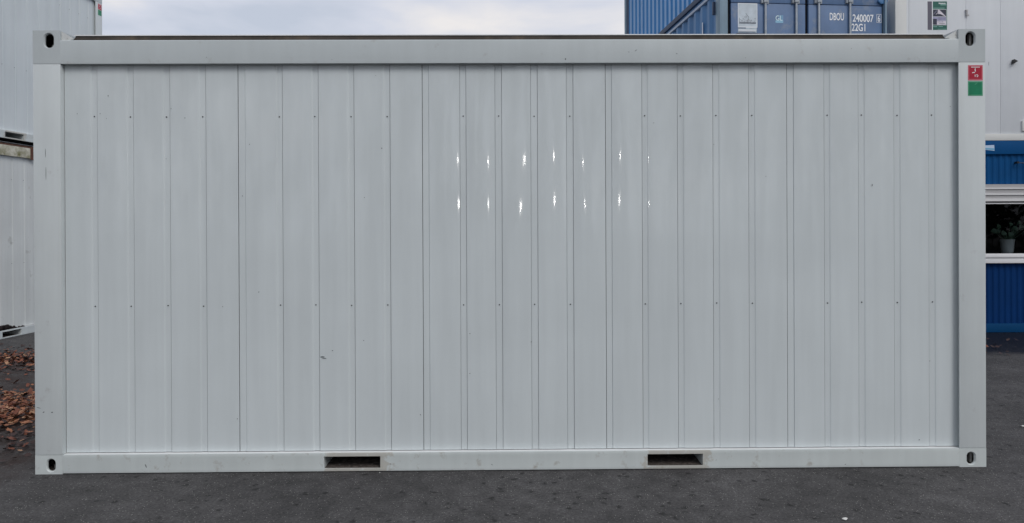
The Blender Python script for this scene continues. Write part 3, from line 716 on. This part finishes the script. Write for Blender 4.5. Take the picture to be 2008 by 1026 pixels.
rm.quad((wx0-.3,.07,.2),(wx1+.3,.07,.2),(wx1+.3,1.6,.2),(wx0-.3,1.6,.2)); rm.quad((wx0-.3,.07,2.6),(wx1+.3,.07,2.6),(wx1+.3,1.6,2.6),(wx0-.3,1.6,2.6)); rm.build('room_lining', M_room, bc)
# rolled shutter: alternating grey and pale slats
sh = MB(); ysl = [(361.5,368.3,0,-.010),(368.3,371.2,1,-.026),(371.2,379,0,-.012),(379,382.8,1,-.028),(382.8,389.3,0,-.013),(389.3,395,1,-.030)]
for a, b, m, y in ysl: sh.box(wx0-.01, wx1+.01, y, .03, RP(1970,b)[1]+.0006, RP(1970,a)[1]-.0006, m)
sh.build('roller_shutter', [M_shut, M_shutw], bc)
MB().box(wx0, wx1, .0, .03, z400+.0165, RP(1970,395)[1]).build('shutter_gap', M_blk, bc)
p = RP(1925, 296); q = RP(1950, 284.5); s = MB(); s.prism_xz([(p[0], p[1]+.02),(q[0]+.0, p[1]),(q[0]-.004, q[1]),(p[0], q[1]-.008)], -.002, -.0005, 0)
s.prism_xz([(p[0], p[1]+.024),(q[0]-.003, p[1]+.008),(q[0]-.006, p[1]+.036),(p[0], p[1]+.045)], -.003, -.002, 1); s.build('tape_strip', [M_tape, M_tape2], bc)
x, z = RP(1994, 319); k = MB(); k.tube((x,.03,z),(x,-.03,z),.016,10); k.tube((x,-.02,z-.004),(x+.4,-.02,z-.03),.006,8); k.build('latch_bar', M_blk, bc)
for x in (.2, 3.0, L-.4): MB().box(x, x+.25, .25, .5, 0, z652-.001).build('support_block', M_gap, bc, bevel=.005)
# plant on the inner sill
px_, pz_ = RP(1975, 483, .17)
pl = thing('potted_plant', 'houseplant in a white pot behind the cabin window', 'plant', tuple(FR_.o + FR_.x*px_ + FR_.y*.17 + Vector((0,0,zs-.004))), -YAW)
mb = MB(); pr = [(.0,.0),(.070,.0),(.076,.02),(.088,.16),(.096,.205),(.090,.205),(.082,.17),(.0,.17)]; n = 28
for i, (r_, z_) in enumerate(pr):
    for k in range(n): mb.v.append((r_*math.cos(k*2*math.pi/n), r_*math.sin(k*2*math.pi/n), z_))
mb.f = [(i*n+k, i*n+(k+1)%n, (i+1)*n+(k+1)%n, (i+1)*n+k) for i in range(len(pr)-1) for k in range(n)]; mb.m = [0]*len(mb.f)
mb.build('pot', M_pot, pl, smooth=35)
mb = MB(); rg = random.Random(4); st_ = MB()
for (lx, lz, sz) in [(-.22,.33,.075),(-.17,.40,.06),(-.13,.32,.07),(-.08,.30,.07),(-.10,.37,.06),(.03,.27,.08),(.06,.23,.07),(.10,.36,.085),(.12,.30,.07),(.08,.42,.06),(.20,.38,.08),(.24,.33,.07),(.27,.42,.07),(-.02,.24,.05),(.16,.45,.05)]:
    ly = rg.uniform(-.06,.05); a = rg.uniform(-.8,.8); st_.tube((lx*.1, 0, .17), (lx*.55, ly*.5, lz*.75), .003, 6, cap=False); st_.tube((lx*.55, ly*.5, lz*.75), (lx, ly, lz), .0022, 6, cap=False)
    c = Vector((lx, ly, lz)); u = Vector((math.cos(a), rg.uniform(-.3,.3), math.sin(a))).normalized(); v = Vector((-math.sin(a), rg.uniform(-.5,.2), math.cos(a))).normalized()
    nn_ = u.cross(v)
    rim = [c + u*sz*.62*math.cos(t)*(1 if math.cos(t) > -.8 else .8) + v*sz*.5*math.sin(t) + nn_*(.012*math.cos(2*t)) for t in [k*math.pi/6 for k in range(12)]]
    mb.add([c+nn_*.008]+rim, [(0, 1+i, 1+(i+1)%12) for i in range(12)])
mb.build('leaf', M_leaf, pl, smooth=60); st_.build('stem', M_leaf, pl)
# upper white cabin
wc = thing('office_container', 'white container with a green poster beside its door, on top of the blue cabin', 'container', (RO.x, RO.y, 0), -YAW)
UH = H; zt = uz+UH; z262 = RP(1970, 262.5)[1]
a1 = RP(1778, 60)[0]; a2 = RP(1783.5, 60)[0]; ad = RP(1895.3, 60)[0]
MB().box(0, a1, 0, .15, uz, zt).build('corner_post', M_rwpost, wc, bevel=.004)
MB().box(a1+.004, a2-.003, .012, .05, z262+.002, zt-.14).build('door_frame', M_rwhite, wc, bevel=.002)
MB().box(a1, L-.17, .052, .06, z262+.001, zt-.13).build('backing_board', M_gap, wc)
MB().box(a2, ad-.003, .010, .05, z262+.004, zt-.14).build('door', M_rwhite, wc, bevel=.002)
wp = MB(); xj = ad+.003
for xn in (RP(1963,60)[0], RP(1963,60)[0]+.9, RP(1963,60)[0]+1.8, L-.17):
    wp.box(xj, xn-.0015, .014, .05, z262+.002, zt-.14); xj = xn+.0015
wp.build('wall_panel', M_rwhite, wc, bevel=.003)
MB().box(L-.17, L, 0, .15, uz, zt).build('corner_post', M_rwpost, wc, bevel=.004)
MB().box(a1, L-.17, 0, .12, uz, z262).build('bottom_rail', M_rwpost, wc, bevel=.003); MB().box(a1, L-.17, 0, .12, zt-.14, zt).build('top_rail', M_rwpost, wc, bevel=.003)
ew = MB(); ew.box(.03, .04, .15, W-.1, uz+.12, zt-.14, 0); ew.build('end_wall', M_rwhite, wc)
er = MB(); er.box(.0, .06, .1505, W, uz, uz+.12); er.box(.0, .06, .1505, W, zt-.14, zt); er.box(0,.06,W-.15,W,uz+.12,zt-.14); er.build('end_rail', M_rwpost, wc)
MB().box(.03, L-.03, W-.05, W-.02, uz+.02, zt-.02).build('rear_wall', M_rwhite, wc); MB().box(L-.04, L-.02, .15, W-.05, uz+.02, zt-.02).build('end_wall', M_rwhite, wc)
MB().box(.03, L-.03, .06, W-.05, zt-.03, zt-.01).build('roof', M_rwhite, wc); MB().box(.07, L-.04, .13, W-.06, uz+.01, uz+.03).build('floor', M_dbox, wc)
x, z = RP(1895.5, 25); k = MB(); k.box(x-.010, x+.010, -.012, .012, z-.045, z+.04); k.box(x-.006, x+.026, -.016, -.006, z-.05, z-.03); k.box(x-.018, x+.018, -.010, .012, z+.032, z+.040); k.build('hinge', M_shut, wc, bevel=.002)
x, z = RP(1988, 122); MB().prism_xz([(x-.030,z-.032),(x+.032,z+.006),(x-.020,z+.034)], -.045, .013).build('vent_cap', M_blk, wc, bevel=.003)
x, z = RP(2007, 245); MB().prism_xz([(x-.02,z-.09),(x+.1,z-.09),(x+.1,z+.09),(x-.02,z+.06)], -.01, .013).build('socket_cover', M_rwpost, wc, bevel=.002)
x, z = RP(1940, 124.5); MB().box(x-.001, x+.003, .0125, .0145, z-.025, z+.025).build('scuff', M_mark, wc)
# green poster
gm = [mat('poster_green', (.008,.115,.085), .4, var=.08), mat('poster_grey', (.115,.11,.145), .4), M_text, mat('poster_navy', (.022,.028,.055), .4, var=.3, scale=20), mat('poster_haze', (.30,.30,.44), .4, var=.3, scale=18), mat('poster_pale', (.66,.62,.68), .4, var=.2, scale=30), mat('poster_pale_green', (.25,.48,.42), .4)]
y0 = .010
def gr(mb, a, b, c, d, y, m):
    p = RP(a, d, y0); q = RP(b, c, y0); mb.box(p[0], q[0], y0-y, y0-.0003, p[1], q[1], m)
def gq(mb, pts, y, m):
    mb.prism_xz([RP(a, b, y0) for a, b in pts], y0-y, y0-y+.0004, m)
mb = MB(); gr(mb,1819,1827.6,3,58.8,.001,1); gr(mb,1827.6,1829,3,59,.0012,2); gr(mb,1829,1856.8,3,59,.001,0)
gr(mb,1829,1855.7,18.2,49.6,.0016,2); gr(mb,1829.2,1855.2,18.9,32.7,.0021,3); gr(mb,1829.2,1855.2,33.2,48.9,.0021,4)
gq(mb,[(1838.2,27.5),(1844,27.8),(1853.5,32.6),(1854.6,32.4),(1841.5,19.2),(1839,19.2)],.0028,5); gq(mb,[(1829.5,28.5),(1837.5,19.8),(1838.2,20.2),(1830.2,28.6)],.0028,4); gq(mb,[(1835,28.5),(1837.6,25.5),(1838.2,26),(1835.8,28.9)],.0028,5)
gr(mb,1829.2,1836.8,37.2,48.9,.0027,3); gr(mb,1837.2,1854.6,41,48.5,.0027,5); gq(mb,[(1839,43.6),(1850,44.0),(1848.5,42.5),(1842,42.6)],.0031,4); gr(mb,1841,1853,46.2,47,.0031,1)
gr(mb,1829.6,1852,15.6,16.8,.0018,6); gr(mb,1838.5,1856,57.1,57.9,.0018,6); gr(mb,1829.5,1837.5,52,53.1,.0018,6); gr(mb,1840.5,1849,51.8,52.9,.0018,6); gr(mb,1844,1855.5,8.6,10.6,.0018,6)
xx = 1840.6
for wd in (1.7,1.5,1.3,1.7,1.2,1.5,1.4): gr(mb,xx,xx+wd,5.4 if xx < 1842 else 5.9,8.0,.0019,2); xx += wd+.5
mb.build('poster', gm, wc)

# ------------------------------------------------------------------ dead leaves on the ground, left
lm = [mat('leaf_tan', (.34,.14,.07), .7, var=.35, scale=14), mat('leaf_brown', (.17,.055,.030), .7, var=.4, scale=14), mat('leaf_dark', (.045,.024,.022), .7, var=.4, scale=14), mat('leaf_pale', (.42,.24,.14), .7, var=.3, scale=14)]
rg = random.Random(21)
def leaf(mb, x, y, z, s, m):
    a = rg.uniform(0, 6.28); tx, ty = rg.gauss(0, .35), rg.gauss(0, .35); cu = rg.uniform(-.25, .5)
    sh = [(-.5,0),(-.36,.20),(-.22,.17),(-.12,.36),(.02,.24),(.20,.34),(.26,.15),(.5,.02),(.28,-.14),(.18,-.34),(0,-.22),(-.14,-.34),(-.24,-.15),(-.38,-.18)]
    vs = []
    for u, v in [(0,0)]+sh:
        h = cu*(v*v*1.6 + u*u*.7) + tx*u + ty*v
        vs.append((x+s*(u*math.cos(a)-v*math.sin(a)), y+s*(u*math.sin(a)+v*math.cos(a)), max(.002, z+s*h)))
    n = len(sh); mb.add(vs, [(0, 1+i, 1+(i+1) % n) for i in range(n)], m)
def leaves(label, spots):
    mb = MB()
    for cxx, cyy, sx, sy, n, zmax, wts in spots:
        for i in range(n):
            xc = rg.gauss(cxx, sx); yc = rg.gauss(cyy, sy); p = gw(xc, yc)
            if p.x > -3.06 and p.y > -.05: continue
            leaf(mb, p.x, p.y, .012+rg.random()*zmax, rg.uniform(.028, .066), rg.choices([0,1,2,3], wts)[0])
    return tag(mb.build('fallen_leaves', lm), label, 'leaves', kind='stuff')
leaves('heap of tan and brown dead leaves on the asphalt at the left end of the grey container',
    [(-4.15, 5.85, .60, .27, 3300, .05, (5,4,3,1.6)), (-4.8, 6.35, .35, .10, 26, .02, (5,2,1,2)), (-3.75, 5.05, .55, .22, 330, .008, (.3,2.5,8,.1)), (-4.6, 6.9, .6, .18, 60, .01, (.5,3,6,.3))])
leaves('reddish band of dead leaves farther back, before the left container stack',
    [(-6.0, 8.1, .75, .24, 1500, .03, (1.5,5,4,.5)), (-5.6, 7.3, .25, .05, 14, .02, (3,3,2,1)), (-5.9, 8.9, .8, .2, 90, .01, (0,3,5,0)), (-5.4, 7.5, .6, .14, 90, .008, (.2,2,7,.1))])
mb = MB()
for cxx, cyy, n in ((6.02, 8.62, 9), (5.72, 8.25, 6), (6.5, 9.1, 4)):
    for i in range(n):
        p = gw(rg.gauss(cxx, .13), rg.gauss(cyy, .06)); leaf(mb, p.x, p.y, .012+rg.random()*.03, rg.uniform(.035,.065), rg.choices([0,1,2,3],(0,3,6,.6))[0])
tag(mb.build('fallen_leaves', lm), 'few brown leaves and scraps on the damp ground below the blue cabin', 'leaves', kind='stuff')
# pale scraps of paper on the asphalt
M_paper = mat('paper_scrap', (.62,.62,.60), .7)
def scrap(px, py, s, label):
    yc = CZ*F_PX/(py-446); xc = (px-1004)/F_PX*yc; p = gw(xc, yc)
    m = MB(); n = 7; vs = [(0,0,.010)]+[(s*rg.uniform(.6,1.1)*math.cos(k*6.283/n), s*rg.uniform(.35,.8)*math.sin(k*6.283/n), rg.uniform(.002,.012)) for k in range(n)]
    m.add(vs, [(0,1+i,1+(i+1)%n) for i in range(n)]); o = m.build('paper_scrap', M_paper, loc=(p.x,p.y,.001)); tag(o, label, 'litter')
scrap(2004, 845, .022, 'pale scrap on the asphalt right of the grey container'); scrap(1654, 1027, .018, 'crumpled pale scrap at the front of the asphalt'); scrap(742.5, 931.5, .006, 'tiny white chip below the left fork pocket')

# ------------------------------------------------------------------ yard behind the camera that the glossy wall mirrors: a lamp mast with lit heads
def yard_lamp(x, y, heads, label):
    t = thing('yard_lamp', label, 'lamp', (x, y, 0), 0)
    zt_ = max(h[1] for h in heads)+.3
    MB().tube((0,0,0),(0,0,zt_),.06,12,r2=.04).build('mast', M_galv, t, smooth=40)
    for hx, hz, s in heads:
        h = MB(); MB().box(-.03, .03, .0, .02, hz-.03, hz+.03).build('lamp_arm', M_galv, t); h.box(hx-.12, hx+.12, .02, .10, hz-s-.03, hz+s+.03); h.build('lamp_head', M_blk, t)
        MB().box(hx-.08, hx+.08, .101, .112, hz-s, hz+s).build('lamp_glass', M_lamp, t)
M_lamp = bpy.data.materials.new('lamp_glow'); M_lamp.use_nodes = True
_b = M_lamp.node_tree.nodes['Principled BSDF']; _b.inputs['Emission Color'].default_value = (1,.97,.92,1); _b.inputs['Emission Strength'].default_value = 110
yard_lamp(1.55, -20, [(0, 2.35, .11), (0, 3.9, .09)], 'tall mast with two lit floodlights mirrored in the glossy wall')

# ------------------------------------------------------------------ tree row across the yard behind the camera
M_fol = mat('tree_foliage', (.050,.062,.030), .8, var=.5, scale=.8)
M_bark = mat('bark', (.09,.07,.055), .9, var=.3, scale=6)
rg = random.Random(9); mb = MB()
for k in range(17):
    cx0 = -52 + k*6.4 + rg.uniform(-1.2, 1.2); cy0 = -31 + rg.uniform(-2, 2); hh = rg.uniform(10, 13.5); rr = rg.uniform(3.2, 4.3)
    mb.tube((cx0, cy0, 0), (cx0+.2, cy0, hh*.45), .28, 8, 1, r2=.18, cap=False)
    for j in range(4):
        a = rg.uniform(0, 6.28); mb.tube((cx0+.15, cy0, hh*.3), (cx0+2*math.cos(a), cy0+2*math.sin(a), hh*.7), .12, 6, 1, r2=.04, cap=False)
    cl = [(rg.gauss(0, rr*.42), rg.gauss(0, rr*.4), rg.uniform(.12, .93)*hh, rg.uniform(.9, 1.7)) for _ in range(26)] + [(rg.uniform(-3.4, 3.4), rg.gauss(0, .8), rg.uniform(.3, 3.2), rg.uniform(.8, 1.3)) for _ in range(14)]
    for i in range(2300):
        q = rg.choice(cl); v = Vector((rg.gauss(0,1), rg.gauss(0,1), rg.gauss(0,1))).normalized()*q[3]*rg.uniform(.5, 1)
        p = Vector((cx0+q[0], cy0+q[1], max(.3, q[2])))+v; sz = rg.uniform(.14, .30)
        u = Vector((rg.gauss(0,1), rg.gauss(0,1), rg.gauss(0,1))).normalized()*sz; w_ = u.orthogonal().normalized()*sz*.6
        mb.quad(p-u, p+w_, p+u, p-w_)
tag(mb.build('trees', [M_fol, M_bark]), 'row of trees across the yard, mirrored darkly in the cabin window', 'trees', kind='stuff')
# shared groups
for o in (up_l, lo): o['group'] = 'white containers stacked at the left'
for o in (f1, f2, f3): o['group'] = 'far blue containers in one stack'
